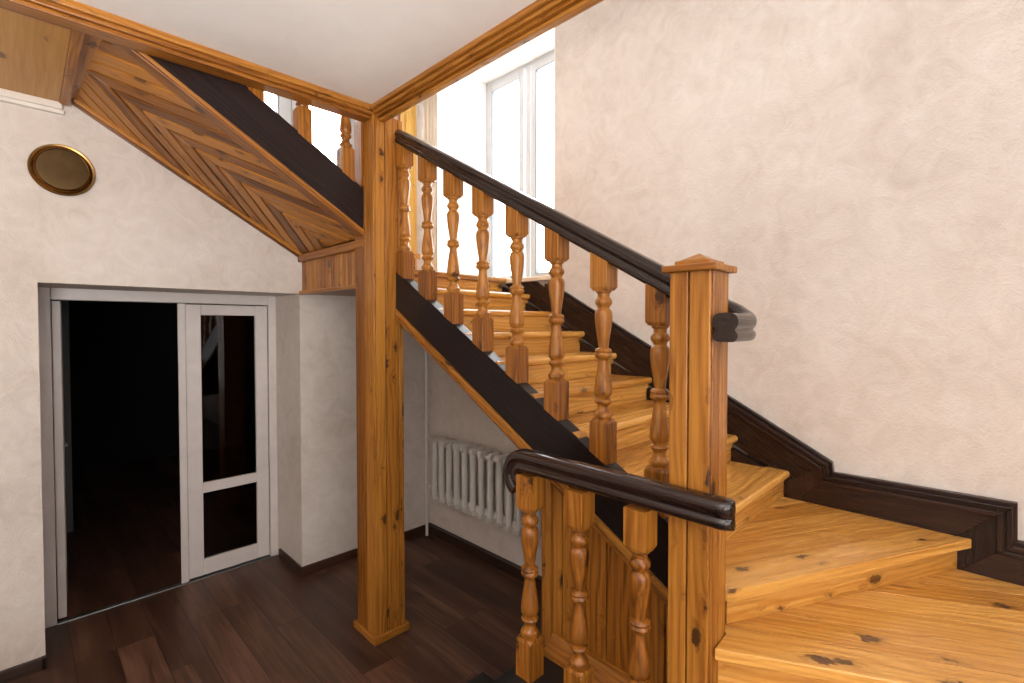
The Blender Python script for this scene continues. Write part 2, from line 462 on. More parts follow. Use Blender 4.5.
# moulded beams that edge the ceiling
m = MB()
m.box((XL, 2.735, CEIL - 0.032), (1.56, 2.80, CEIL + 0.02), 'x', 0.006, seg=2)
m.box((XL, 2.75, CEIL - 0.053), (1.545, 2.83, CEIL - 0.03), 'x', 0.006, seg=2)
m.box((XL, 2.768, CEIL - 0.072), (1.545, 2.86, CEIL - 0.051), 'x', 0.005, seg=2)
struct(m.build('trim_2', PINE), 'moulded pine beam edging the ceiling above the herringbone underside', 'beam')
m = MB()
m.box((1.527, YB, CEIL - 0.025), (1.565, 2.735, CEIL + 0.02), 'y', 0.005, seg=2)
m.box((1.543, YB, CEIL - 0.046), (1.60, 2.75, CEIL - 0.025), 'y', 0.006, seg=2)
m.box((1.562, YB, CEIL - 0.062), (1.61, 2.75, CEIL - 0.046), 'y', 0.003, seg=2)
m.box((1.580, YB, CEIL - 0.082), (1.622, 2.75, CEIL - 0.062), 'y', 0.006, seg=2)
struct(m.build('trim_3', PINE), 'moulded pine beam edging the ceiling over the main flight', 'beam')

# baseboards
m = MB()
def bboard(x0, x1, y0, y1, g):
    m.box((x0, y0, 0), (x1, y1, 0.075), g, 0.004, seg=2)
bboard(XL, DX0 - 0.0, YW - 0.018, YW, 'x'); bboard(DX0 - 0.018, DX0 + 0.004, YW - 0.018, YW + 0.30, 'y')
bboard(DX1 - 0.018, XW, YW - 0.018, YW, 'x'); bboard(DX1 - 0.018, DX1, YW, YW + 0.46, 'y')
struct(m.build('baseboard_left', BASEW), 'dark brown baseboard along the door wall', 'baseboard')
m = MB(); m.box((XW - 0.05, 0.8, 0), (XW, YW - 0.018, 0.085), 'y', 0.004, seg=2)
struct(m.build('baseboard_right', BASEW), 'dark brown baseboard under the radiator', 'baseboard')

# ------------------------------------------------------------------ window in the stair wall
def window(name, ax, at0, lo, hi, z0, z1, bars, label):
    """frame bars in the plane; 'bars' = list of (start, end) panes along the wall"""
    w = struct(bpy.data.objects.new(name, None), label, 'window'); C.collection.objects.link(w)
    w.location = (at0, (lo + hi) / 2, z0) if ax == 'x' else ((lo + hi) / 2, at0, z0)
    def bx(mb, a0, a1, q0, q1, d0, d1, bev=0.004):
        if ax == 'x': mb.box((at0 + d0, a0, q0), (at0 + d1, a1, q1), 'z', bev, seg=2)
        else: mb.box((a0, at0 + d0, q0), (a1, at0 + d1, q1), 'z', bev, seg=2)
    fm = MB()
    bx(fm, lo, lo + 0.045, z0, z1, 0, 0.07); bx(fm, hi - 0.045, hi, z0, z1, 0, 0.07)
    bx(fm, lo + .045, hi - .045, z1 - 0.045, z1, 0, 0.07); bx(fm, lo + .045, hi - .045, z0, z0 + 0.045, 0, 0.07)
    for (a, b), (c, d) in zip(bars[:-1], bars[1:]):
        mid = (b + c) / 2; bx(fm, mid - 0.025, mid + 0.025, z0 + .045, z1 - .045, 0, 0.07)
    fm.build('window_frame', WHITE, w)
    for a, b in bars:
        sm = MB(); t = 0.055
        bx(sm, a - t, a, z0 + .05, z1 - .05, -0.012, 0.05); bx(sm, b, b + t, z0 + .05, z1 - .05, -0.012, 0.05)
        bx(sm, a, b, z0 + .05, z0 + .12, -0.012, 0.05); bx(sm, a, b, z1 - .12, z1 - .05, -0.012, 0.05)
        so = sm.build('sash', WHITE, w)
        km = MB()
        bx(km, a, a + .008, z0 + .12, z1 - .12, -0.008, 0.03, 0); bx(km, b - .008, b, z0 + .12, z1 - .12, -0.008, 0.03, 0)
        bx(km, a + .008, b - .008, z0 + .12, z0 + .128, -0.008, 0.03, 0); bx(km, a + .008, b - .008, z1 - .128, z1 - .12, -0.008, 0.03, 0)
        km.build('gasket', GASKET, so)
        gm = MB(); bx(gm, a, b, z0 + .12, z1 - .12, 0.02, 0.028, 0); gm.build('window_pane', GLASS, so)
    return w
window('window_1', 'x', WX - 0.03, WY0, WY1, WZ0 + 0.035, WZ1, [(2.44, 3.15), (3.36, 3.76)], 'tall white framed stair window glowing with daylight')
window('window_2', 'y', YW + 0.36, W2X0, W2X1, W2Z0, W2Z1, [(1.12, 1.54), (1.70, 2.12)], 'white framed window glowing behind the upper balusters')

# yellow pine boarding and the curtain in the far upper corner
m = MB()
for x0, x1 in ((2.25, 2.40), (2.403, 2.52), (2.523, 2.635)):
    m.box((x0, YW - 0.03, LAND), (x1, YW - 0.002, 4.13), 'z', 0.004)
    m.box((x0, YW - 0.03, 4.14), (x1, YW - 0.002, 5.0), 'z', 0.004)
tag(m.build('wall_panelling', HONEY), 'honey pine boarding in the corner beyond the top of the main flight', 'panelling')
m = MB(); prof = []
for i in range(61):
    a = i / 60; y = YW - 0.05 - 0.25 * a; x = 2.70 + 0.03 * math.sin(a * 30)
    prof.append((x, y))
P = [(x, y, LAND + 0.03) for x, y in prof] + [(x + 0.006, y + 0.004, LAND + 0.03) for x, y in reversed(prof)]
vs = P + [(x, y, 4.35) for x, y, z in P]; n = len(P)
m.add(vs, [[i, (i + 1) % n, n + (i + 1) % n, n + i] for i in range(n)], smooth=True)
cur = thing('curtain', (2.7, YW - 0.11, LAND), 'narrow cream curtain gathered in the corner beside the stair window', 'curtain')
m.build('cloth', CURT, cur)
m = MB(); m.box((2.735, 3.1, 4.38), (2.777, YW - 0.05, 4.46), 'y', 0.006, seg=2); m.build('curtain_rail', PINE, cur)

# ------------------------------------------------------------------ double door
YD = 4.43
d = struct(bpy.data.objects.new('door_1', None), 'white glazed double door standing half open on a dark room', 'door'); C.collection.objects.link(d)
d.location = (0.8, YD, 0)
m = MB()
m.box((DX0, YD, 0), (0.140, YD + 0.09, DZ), 'z', 0.003); m.box((1.492, YD, 0), (DX1, YD + 0.09, DZ), 'z', 0.003)
m.box((0.140, YD, 2.168), (1.492, YD + 0.09, DZ), 'x', 0.003)
m.build('door_frame', DOORW, d)
def leaf(mat4, w, name, label=None):
    """leaf of width w in local x, thickness in local y, turned by mat4"""
    H0, H1 = 0.02, 2.160
    fm = MB()
    fm.box((0, 0, H0), (0.135, 0.045, H1), 'z', 0.004, mat4); fm.box((w - 0.095, 0, H0), (w, 0.045, H1), 'z', 0.004, mat4)
    for a, b in ((H0, 0.145), (0.672, 0.752), (2.078, H1)): fm.box((0.135, 0, a), (w - 0.095, 0.045, b), 'x', 0.004, mat4)
    lf = fm.build(name, DOORW, d)
    for a, b in ((0.145, 0.672), (0.752, 2.078)):
        g = MB(); g.box((0.135, 0.018, a), (w - 0.095, 0.026, b), 'z', 0, mat4); g.build('glass_pane', DGLASS, lf)
    return lf
lf = leaf(Matrix.Translation((0.862, YD + 0.012, 0)), 0.625, 'door_leaf')
m = MB(); m.box((0.842, YD - 0.004, 0.012), (0.892, YD + 0.016, 2.165), 'z', 0.004); m.build('astragal', DOORW, lf)
lf2 = leaf(Matrix.Translation((0.190, YD + 0.03, 0)) @ Matrix.Rotation(math.radians(87), 4, 'Z'), 0.66, 'door_leaf')
m = MB()
m.box((0.19, YD + 0.60, 1.01), (0.205, YD + 0.64, 1.17), 'z', 0.004); m.box((0.205, YD + 0.50, 1.09), (0.235, YD + 0.62, 1.11), 'z', 0.006)
m.build('door_handle', WHITE, lf2)
m = MB(); m.box((0.140, YD - 0.01, 0.0), (1.492, YD + 0.035, 0.008), 'x', 0.003, seg=2); m.build('threshold', STEEL, d)
# the dark room beyond
m = MB(); m.box((-1.4, YW + 0.52, -0.1), (3.4, 9.0, 0), bev=0)
struct(m.build('floor_back_room', FLOOR_M), 'dark plank floor of the unlit room beyond the open door', 'floor')
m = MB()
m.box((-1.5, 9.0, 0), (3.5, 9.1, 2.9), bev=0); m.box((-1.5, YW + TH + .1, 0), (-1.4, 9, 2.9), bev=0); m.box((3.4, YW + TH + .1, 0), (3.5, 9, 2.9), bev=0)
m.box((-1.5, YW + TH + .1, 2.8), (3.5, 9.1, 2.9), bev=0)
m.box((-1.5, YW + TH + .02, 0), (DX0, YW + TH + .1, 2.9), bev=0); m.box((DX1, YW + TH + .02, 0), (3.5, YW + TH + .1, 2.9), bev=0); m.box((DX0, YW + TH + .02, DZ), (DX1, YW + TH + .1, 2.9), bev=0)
struct(m.build('wall_back_room', DARKROOM), 'walls of the unlit room beyond the open door, its darkness painted in', 'wall')
m = MB(); m.box((-1.4, 6.35, 0), (0.33, 6.45, 2.8), bev=0.004)
struct(m.build('wall_back_partition', GREYP), 'grey edge of a partition inside the dark room', 'wall')

# brass plate
pl = thing('brass_plate', (0.187, YW, 2.905), 'round aged brass plate hung on the plaster wall left of the stair underside', 'plate')
m = MB()
m.lathe([(0.125, 0.0), (0.146, -0.012), (0.1475, -0.018), (0.144, -0.022), (0.134, -0.0205), (0.128, -0.016), (0.1265, -0.020), (0.124, -0.034), (0.118, -0.039), (0.113, -0.036)], (0.187, YW, 2.905), 'y', 64, caps=False)
m.build('rim', BRASS, pl)
m = MB(); m.lathe([(0.1135, -0.03), (0.1135, -0.037), (0.108, -0.0375), (0.05, -0.036), (0.008, -0.036), (0.001, -0.0365)], (0.187, YW, 2.905), 'y', 64)
m.build('disc', BRASSD, pl)

# ------------------------------------------------------------------ radiator and pipes
rad = thing('radiator', (2.64, 3.05, 0), 'cream cast iron column radiator on the wall under the stairs', 'radiator')
RZ0, RZ1, PITCH, NSEC = 0.43, 1.0, 0.105, 12
y0 = 3.565
for i in range(NSEC):
    yc = y0 - PITCH * i
    m = MB()
    for dx in (-0.045, 0.045):          # two oval columns per section
        x = 2.635 + dx; prof = []
        path = [(x, yc, RZ0 + 0.03 + (RZ1 - RZ0 - 0.06) * t / 8) for t in range(9)]
        ov = [(0.030 * math.cos(a * math.pi / 8), 0.021 * math.sin(a * math.pi / 8)) for a in range(16)]
        vs = []; fs = []
        for p in path:
            for a, b in ov: vs.append((p[0] + a, p[1] + b, p[2]))
        for r in range(8):
            for q in range(16): fs.append((r * 16 + q, r * 16 + (q + 1) % 16, (r + 1) * 16 + (q + 1) % 16, (r + 1) * 16 + q))
        m.add(vs, fs, smooth=True)
    for zc, sgn in ((RZ1 - 0.035, 1), (RZ0 + 0.035, -1)):      # rounded heads
        vs = []; fs = []; ring = []
        for r in range(9):
            a = r / 8 * math.pi; xx = 2.635 - 0.075 * math.cos(a); hh = 0.035 * math.sin(a) ** 0.6 if 0 < r < 8 else 0.0
            ww = 0.024
            vs += [(xx, yc - ww, zc - sgn * 0.02), (xx, yc - ww * 0.9, zc + sgn * hh * 0.75), (xx, yc, zc + sgn * hh), (xx, yc + ww * 0.9, zc + sgn * hh * 0.75), (xx, yc + ww, zc - sgn * 0.02)]
        for r in range(8):
            for q in range(5):
                fs.append((r * 5 + q, r * 5 + (q + 1) % 5, (r + 1) * 5 + (q + 1) % 5, (r + 1) * 5 + q))
        fs.append((0, 1, 2, 3, 4)); fs.append((44, 43, 42, 41, 40))
        m.add(vs, fs, smooth=True)
        m.lathe([(0.030, -0.0525), (0.030, 0.0525)], (2.635, yc, zc - sgn * 0.02), 'y', 16)   # hub
    m.build('section', RAD_M, rad)
pp = thing('heating_pipe', (2.70, 3.845, 0), 'thin white heating pipe in the corner beside the radiator', 'pipe')
m = MB(); m.lathe([(0.0135, 0.0), (0.0135, LAND - 0.22)], (2.70, 3.845, 0), 'z', 16); m.build('riser_pipe', PIPE_M, pp)
for z in (RZ1 - 0.055, RZ0 + 0.055):
    m = MB(); m.lathe([(0.011, 0.0), (0.011, 0.235), (0.02, 0.235), (0.02, 0.26)], (0, 0, 0), 'y', 14)
    for i, p in enumerate(m.v): m.v[i] = Vector((2.70 - 0.065 * (p.y / 0.26), 3.845 - p.y * 0.87, z + p.z * 1.0 + 0)) + Vector((p.x, 0, 0))
    m.build('branch_pipe', PIPE_M, pp)

# ------------------------------------------------------------------ pine post (column)
def clad(m, x0, x1, y0, y1, z0, z1, left, front, t=0.012, gap=0.006):
    """square post clad in boards; 'left' splits of the -x/+x faces, 'front' splits of the -y/+y faces"""
    m.box((x0 + t, y0 + t, z0), (x1 - t, y1 - t, z1), 'z', 0)
    for s in (0, 1):
        for a, b in zip(left[:-1], left[1:]):
            ya, yb = y0 + a * (y1 - y0), y0 + b * (y1 - y0)
            if s == 0: m.box((x0, ya + gap / 2, z0), (x0 + t, yb - gap / 2, z1), 'z', 0.0025)
            else: m.box((x1 - t, ya + gap / 2, z0), (x1, yb - gap / 2, z1), 'z', 0.0025)
        for a, b in zip(front[:-1], front[1:]):
            xa, xb = x0 + t + a * (x1 - x0 - 2 * t), x0 + t + b * (x1 - x0 - 2 * t)
            if s == 0: m.box((xa + gap / 2, y0, z0), (xb - gap / 2, y0 + t, z1), 'z', 0.0025)
            else: m.box((xa + gap / 2, y1 - t, z0), (xb - gap / 2, y1, z1), 'z', 0.0025)
col = thing('pine_post', (1.65, 2.87, 0), 'tall square pine post rising from the dark floor to the ceiling corner', 'post')
m = MB(); clad(m, 1.545, 1.757, 2.75, 2.99, 0, CEIL - 0.03, [0, 0.46, 1], [0, 0.36, 0.86, 1]); m.build('boards', PINE, col)
m = MB()
m.box((1.522, 2.727, 0), (1.780, 2.75, 0.045), 'x', 0.006, seg=2); m.box((1.522, 2.99, 0), (1.780, 3.013, 0.045), 'x', 0.006, seg=2)
m.box((1.522, 2.75, 0), (1.545, 2.99, 0.045), 'y', 0.006, seg=2); m.box((1.757, 2.75, 0), (1.780, 2.99, 0.045), 'y', 0.006, seg=2)
m.build('plinth', PINE, col)
m = MB(); m.box((1.520, 2.852, 2.87), (1.545, 2.95, CEIL - 0.062), 'z', 0.003); m.build('side_strip', PINE, col)
m = MB(); m.box((1.757, 2.80, LAND), (1.775, 2.90, CEIL + 0.6), 'z', 0.003); m.build('side_strip', PINE, col)

# ------------------------------------------------------------------ stairs : straight flight
X_IN = XW - 0.035       # face of the wall skirting
ordinal = ['lowest', 'second', 'third', 'fourth', 'fifth', 'sixth', 'seventh', 'eighth']
TT = 0.038
for k in range(1, 9):
    y, z = step_y(k), step_z(k)
    xi = xl(y) + 0.036
    st = thing('stair_step', ((xi + X_IN) / 2, y, z - RISE), 'honey pine step, %s of the straight main flight counting up from the winders' % ordinal[k - 1], 'stair step', 'steps of the straight main flight')
    m = MB()
    # tread of two boards; the front one carries the rounded nosing that laps over the dark stringer
    nx0, nx1 = xl(y) - 0.026, X_IN - 0.008
    pr = [(y + 0.115, z - TT), (y + 0.012, z - TT), (y + 0.003, z - TT + 0.008), (y, z - TT / 2), (y + 0.003, z - 0.008), (y + 0.012, z), (y + 0.115, z)]
    m.prism([(xi, a, b) for a, b in pr], (nx1 - xi, 0, 0), (1, 0, 0))
    pr2 = [(y + 0.055, z - TT), (y + 0.012, z - TT), (y + 0.003, z - TT + 0.008), (y, z - TT / 2), (y + 0.003, z - 0.008), (y + 0.012, z), (y + 0.055, z)]
    m.prism([(nx0, a, b) for a, b in pr2], (xi - nx0, 0, 0), (1, 0, 0), bev=0.004)
    m.box((xi, y + 0.1165, z - TT), (X_IN - 0.03, y + RUN + 0.05, z), 'x', 0.002)
    m.build('tread', TREAD, st)
    m = MB(); m.box((xi, y + 0.030, z - RISE), (X_IN, y + 0.05, z - TT), 'x', 0.002); m.build('riser', TREAD, st)
# landing at the top
ld = thing('stair_landing', (2.2, 3.3, LAND - 0.1), 'pine boarded quarter landing under the tall window', 'landing')
m = MB(); y = step_y(9)
for i in range(9):
    ya = y + i * 0.126 - (0 if i else 0.0); yb = min(y + (i + 1) * 0.126 - 0.002, YW - 0.0)
    m.box((1.80 if yb < 3.03 else 1.60, ya, LAND - TT), (X_IN if yb < WY0 else XW, yb, LAND), 'x', 0.004)
m.build('floorboards', TREAD, ld)
m = MB(); m.box((1.80, y + 0.03, LAND - RISE), (X_IN - 0.03, y + 0.05, LAND - TT), 'x', 0.002); m.build('riser', TREAD, ld)
m = MB(); m.box((1.60, 3.02, LAND - 0.13), (XW, YW, LAND - TT - 0.002), 'x', 0); m.build('joist_deck', SOFFIT, ld)
# fascia box under the landing : boards between two rails
fb = thing('landing_fascia', (1.57, 3.45, 2.24), 'boarded pine fascia box between the herringbone underside and the post', 'fascia')
m = MB(); nb = 11
for i in range(nb):
    a = 2.99 + (YW - 2.99) * i / nb; b = 2.99 + (YW - 2.99) * (i + 1) / nb
    m.box((1.572, a + 0.004, 2.262), (1.592, b - 0.004, 2.50), 'z', 0.006)
m.build('boards', PINE, fb)
m = MB(); m.box((1.541, 2.88, 2.492), (1.572, YW, 2.548), 'y', 0.006, seg=2); m.build('top_rail', PINE, fb)
m = MB(); m.box((1.548, 2.99, 2.238), (1.572, YW, 2.266), 'y', 0.005, seg=2); m.build('bottom_rail', PINE, fb)

# ------------------------------------------------------------------ winder steps round the newel
def winder(poly, z, nose, label, gdir, cut=0.0):
    """poly: plan outline (x, y) of the tread; nose: (p, q) plan ends of the front edge"""
    cx = sum(p[0] for p in poly) / len(poly); cy = sum(p[1] for p in poly) / len(poly)
    st = thing('winder_step', (cx, cy, z - RISE), label, 'stair step', 'winder steps')
    m = MB()
    # split into boards parallel to the nose
    p, q = Vector(nose[0]), Vector(nose[1]); dr = (q - p).normalized(); nr = Vector((-dr.y, dr.x))
    cen = Vector((cx, cy))
    if (cen - p).dot(nr) < 0: nr = -nr
    dmax = max((Vector(v) - p).dot(nr) for v in poly)
    def clip(P, off, keep_above):
        out = []
        for i in range(len(P)):
            a, b = Vector(P[i]), Vector(P[(i + 1) % len(P)])
            da = (a - p).dot(nr) - off; db = (b - p).dot(nr) - off
            if not keep_above: da, db = -da, -db
            if da >= 0: out.append(a)
            if da * db < 0: out.append(a + (b - a) * (da / (da - db)))
        return out
    d0 = 0.0; w = 0.135
    while d0 < dmax - 0.002:
        P = clip(clip(poly, d0, True), d0 + w - 0.0012, False)
        if len(P) > 2: m.prism([(v[0], v[1], z - TT) for v in P], (0, 0, TT), (dr.x, dr.y, 0), bev=0.0035 if d0 == 0 else 0.0008)
        d0 += w
    m.build('tread', TREAD, st)
    m = MB()
    a = p + nr * 0.04 + dr * cut; b = q + nr * 0.04
    c2 = b + nr * 0.02; d2 = a + nr * 0.02
    m.prism([(v.x, v.y, z - RISE) for v in (a, b, c2, d2)], (0, 0, RISE - TT - 0.001), (dr.x, dr.y, 0), bev=0.0015)
    m.build('riser', TREAD, st)
    return st
NX0, NX1, NY0, NY1 = 1.487, 1.63, 0.63, 0.768
w1a, w1b = (1.650, 0.617), (X_IN - 0.004, 0.076)
winder([w1a, w1b, (X_IN - 0.004, 0.785), (NX1 + 0.004, 0.785), (NX1 + 0.004, 0.627)], Z_W1, (w1a, w1b), 'upper pine winder step beside the dark skirting, its free corner at the newel', (1, 0, 0), 0.012)
_t = (X_IN - 1.535) / 0.223
w2a, w2b = (1.525, 0.625), (X_IN - 0.004, 0.62 - 0.428 * _t)
winder([w2a, w2b, (X_IN - 0.004, 0.13), (NX1 + 0.006, 0.68), (NX1 + 0.004, 0.625)], Z_W2, (w2a, w2b), 'wide pine winder step in the bottom corner at the foot of the newel', (1, -1, 0))
w3a, w3b = (1.46, 0.62), (1.40, -2.4)
winder([w3a, w3b, (X_IN - 0.004, -2.4), (X_IN - 0.004, w2b[1] + 0.1), (1.57, 0.62)], Z_W3, (w3a, w3b), 'pine winder step directly below the wide corner winder', (0, 1, 0))
w4a, w4b = (1.20, 0.60), (1.05, -2.4)
winder([w4a, w4b, (1.46, -2.4), (1.50, 0.60)], 0.706, (w4a, w4b), 'lowest pine winder step resting on the black landing', (0, 1, 0))

# black landing and its steps to the hall floor
m = MB(); m.box((XL, YB, 0), (1.66, 1.425, PLAT), 'x', 0.006)
struct(m.build('floor_landing', BLACKT), 'black covered low landing in front of the winders', 'landing')
m = MB(); m.box((XL, 1.425, 0), (1.505, 1.695, 0.385), 'x', 0.006)
tag(m.build('black_step', BLACKT, loc=(0.5, 1.56, 0)), 'black step just below the landing edge', 'stair step')
m = MB(); m.box((XL, 1.695, 0), (1.66, 1.93, 0.19), 'x', 0.012, seg=3)
tag(m.build('brown_step', FLOOR_M, loc=(0.5, 1.8, 0)), 'bottom brown step above the plank floor', 'stair step')

# ------------------------------------------------------------------ stringer, panel, trims of the lower flight
def along(yv, dx): return xl(yv) + dx
sg = thing('stair_stringer', (1.69, 1.7, 0.9), 'black-brown stringer board with pine edging under the main flight balusters', 'stringer')
ya, yb = 0.70, 2.75
m = MB()
m.prism([(along(ya, -.035), ya, str_bot(ya)), (along(yb, -.035), yb, str_bot(yb)), (along(yb, -.035), yb, str_top(yb)), (along(ya, -.035), ya, str_top(ya))], (0.07, 0, 0), (0.03, 1, 0.556), bev=0.003)
m.build('board', EBONY, sg)
m = MB()
for dz0, dz1, px in ((-0.001, -0.022, -0.047), (-0.020, -0.040, -0.041), (-0.038, -0.055, -0.049)):
    m.prism([(along(ya, px), ya, str_bot(ya) + dz0), (along(yb, px), yb, str_bot(yb) + dz0), (along(yb, px), yb, str_bot(yb) + dz1), (along(ya, px), ya, str_bot(ya) + dz1)], (0.08, 0, 0), (0.03, 1, 0.556), bev=0.003)
m.build('edge_moulding', PINE, sg)
# underside of the main flight
m = MB()
for i in range(8):
    a = 0.125 * i
    P = []
    x0 = 1.762 + a; x1 = min(x0 + 0.123, XW)
    m.prism([(x0, 0.9, str_bot(0.9) - 0.04), (x1, 0.9, str_bot(0.9) - 0.04), (x1, 2.74, str_bot(2.74) - 0.04), (x0, 2.74, str_bot(2.74) - 0.04)], (0, 0, -0.015), (0, 1, 0.556))
tag(m.build('flight_underside', SOFFIT), 'boarded underside of the main flight above the radiator', 'soffit')
# boarded panel closing the space under the flight
pn = thing('pine_panelling', (1.64, 1.1, PLAT), 'vertical pine board panelling under the stringer behind the short guard rail', 'panelling')
m = MB(); edges = [0.72, 0.86, 0.99, 1.115, 1.235, 1.345, 1.40]
for a, b in zip(edges[:-1], edges[1:]):
    xa = xl(1.1) - 0.03
    m.prism([(xa, a + .003, PLAT), (xa, b - .003, PLAT), (xa, b - .003, str_bot(b) - 0.045), (xa, a + .003, str_bot(a) - 0.045)], (0.02, 0, 0), (0, 0, 1), bev=0.003)
m.build('boards', PINE, pn)
m = MB(); m.prism([(xl(1.1) - 0.042, 1.403, 0.0), (xl(1.1) - 0.042, 1.43, 0.0), (xl(1.1) - 0.042, 1.43, str_bot(1.43) - 0.05), (xl(1.1) - 0.042, 1.403, str_bot(1.403) - 0.05)], (0.05, 0, 0), (0, 0, 1), bev=0.003)
m.prism([(xl(1.1) - 0.03, 1.435, 0.0), (xl(1.1) - 0.03, 1.465, 0.0), (xl(1.1) - 0.03, 1.465, str_bot(1.465) - 0.05), (xl(1.1) - 0.03, 1.435, str_bot(1.435) - 0.05)], (0.03, 0, 0), (0, 0, 1), bev=0.003)
m.build('corner_post', PINE, pn)
m = MB(); bx = xl(1.1) - 0.03
m.prism([(bx, 1.385, PLAT), (bx - 0.085, 1.385, PLAT), (bx - 0.085, 1.385, PLAT + 0.018), (bx - 0.03, 1.385, PLAT + 0.05), (bx - 0.022, 1.385, PLAT + 0.066), (bx, 1.385, PLAT + 0.066)], (0, -0.605, 0), (0, 1, 0), bev=0.002)
m.build('base_moulding', PINE, pn)

# ------------------------------------------------------------------ newel
nw = thing('newel_post', (1.558, 0.70, PLAT), 'big square pine newel with a flat pyramid cap at the foot of the main flight', 'newel post')
m = MB(); clad(m, NX0, NX1, NY0, NY1, PLAT, 2.170, [0, 0.52, 1], [0, 0.52, 1], 0.014); m.build('boards', PINE, nw)
cp = MB(); o = 0.018
cp.box((NX0 - o, NY0 - o, 2.168), (NX1 + o, NY1 + o, 2.190), 'y', 0.004, seg=2)
i2 = 0.012
cp.box((NX0 + i2, NY0 + i2, 2.188), (NX1 - i2, NY1 - i2, 2.205), 'y', 0.003)
cxn, cyn = (NX0 + NX1) / 2, (NY0 + NY1) / 2
i3 = 0.018
b = [(NX0 + i3, NY0 + i3, 2.204), (NX1 - i3, NY0 + i3, 2.204), (NX1 - i3, NY1 - i3, 2.204), (NX0 + i3, NY1 - i3, 2.204)]
cp.add(b + [(cxn, cyn, 2.232)], [(0, 1, 4), (1, 2, 4), (2, 3, 4), (3, 0, 4), (3, 2, 1, 0)], (0, 1, 0))
cp.build('cap', PINE, nw)

# ------------------------------------------------------------------ balusters
BW = 0.0405
SH = [(0.0295, 0.0), (0.0295, 0.012), (0.0225, 0.025), (0.0225, 0.05), (0.029, 0.066), (0.0325, 0.085), (0.031, 0.105), (0.0245, 0.120), (0.0225, 0.132),
      (0.0225, 0.138), (0.0285, 0.150), (0.0325, 0.168), (0.0335, 0.20), (0.0315, 0.26), (0.0265, 0.33), (0.0215, 0.395), (0.0190, 0.438),
      (0.0190, 0.444), (0.0275, 0.452), (0.0325, 0.468), (0.0300, 0.482), (0.0335, 0.500), (0.0310, 0.517), (0.0225, 0.527), (0.0195, 0.540),
      (0.0195, 0.555), (0.0225, 0.60), (0.0275, 0.67), (0.0320, 0.74), (0.0335, 0.785), (0.0315, 0.812), (0.0240, 0.828), (0.0235, 0.838),
      (0.0300, 0.846), (0.0325, 0.860), (0.0300, 0.875), (0.0235, 0.885), (0.0205, 0.905), (0.0235, 0.930), (0.0290, 0.948), (0.0340, 0.957), (0.0345, 0.975), (0.0310, 0.984), (0.030, 1.0)]
def block(z0, z1, chamfer_top, chamfer_bot, s0=0.0, s1=0.0):
    """square block; ends next to the shaft have trimmed corners; s0/s1 slope of the cut ends along y"""
    c = 0.011; vs = []; fs = []
    loops = []
    W = BW
    def sq(z, w, cc, sl):
        pts = [(-w + cc, -w), (w - cc, -w), (w, -w + cc), (w, w - cc), (w - cc, w), (-w + cc, w), (-w, w - cc), (-w, -w + cc)]
        return [(x, y, z + sl * y) for x, y in pts]
    if chamfer_bot: loops += [sq(z0, W - 0.004, 0.015, 0), sq(z0 + 0.013, W, 0.0012, 0)]
    else: loops += [sq(z0, W, 0.0012, s0)]
    if chamfer_top: loops += [sq(z1 - 0.013, W, 0.0012, 0), sq(z1, W - 0.004, 0.015, 0)]
    else: loops += [sq(z1, W, 0.0012, s1)]
    for L in loops: vs += L
    for r in range(len(loops) - 1):
        for q in range(8): fs.append((r * 8 + q, r * 8 + (q + 1) % 8, (r + 1) * 8 + (q + 1) % 8, (r + 1) * 8 + q))
    fs.append(list(reversed(range(8)))); fs.append([(len(loops) - 1) * 8 + q for q in range(8)])
    return vs, fs
def make_baluster(slope, loc, rz, b0, s, t0, zc):
    """b0 base block height, s shaft length, t0 top block height (at the axis)"""
    e = thing('baluster', loc, 'x', 'baluster')
    e.rotation_euler = (0, 0, rz)
    for nm, mk in (('base_block', 0), ('turned_shaft', 1), ('top_block', 2)):
        m = MB()
        if mk == 0: m.add(*block(0.0, b0, True, False, s0=slope))
        elif mk == 1: m.lathe([(r * 1.08, b0 + s * (1 - h)) for r, h in reversed(SH)], (0, 0, 0), 'z', 28)
        else: m.add(*block(b0 + s, b0 + s + t0, False, True, s1=slope))
        o = MB.build(m, nm, PINE)
        o.parent = e
    return e
# lower flight
nth = ['first', 'second', 'third', 'fourth', 'fifth', 'sixth', 'seventh', 'eighth']
proto = None
for j in range(8):
    y = 0.90 + 0.256 * j
    loc = (xl(y), y, str_top(y))
    if proto is None: o = proto = make_baluster(0.5555, loc, 0, 0.155, 0.525, 0.135, 0)
    else: o = copy_tree(proto)
    o.location = loc
    tag(o, 'turned pine baluster, %s up from the capped newel on the main flight' % nth[j], 'baluster', 'balusters of the main flight')
# upper flight, climbing towards -x
YU = 2.912
def up_top(x): return 2.906 + 0.611 * (1.478 - x)
def up_bot(x): return 2.823 + 0.607 * (1.178 - x)
proto2 = None
for j, x in enumerate((1.447, 1.181, 0.919, 0.656)):
    loc = (x, YU, up_top(x) - 0.01)
    if proto2 is None: o = proto2 = make_baluster(0.611, loc, math.pi / 2, 0.185, 0.525, 0.14, 0)
    else: o = copy_tree(proto2)
    o.location = loc
    tag(o, 'turned pine baluster on the upper flight, %s from the tall post' % nth[j], 'baluster', 'balusters of the upper flight')
# short guard rail
XG = 1.447
gb = None
for j, y in enumerate((1.3446, 1.095, 0.843)):
    loc = (XG, y, PLAT)
    if gb is None: o = gb = make_baluster(0.0, loc, 0, 0.160, 0.520, 0.140, 0)
    else: o = copy_tree(gb)
    o.location = loc
    tag(o, 'turned pine baluster under the short guard rail, %s' % ('at its curled free end', 'the middle one of three', 'nearest the newel')[j], 'baluster', 'balusters of the short guard rail')

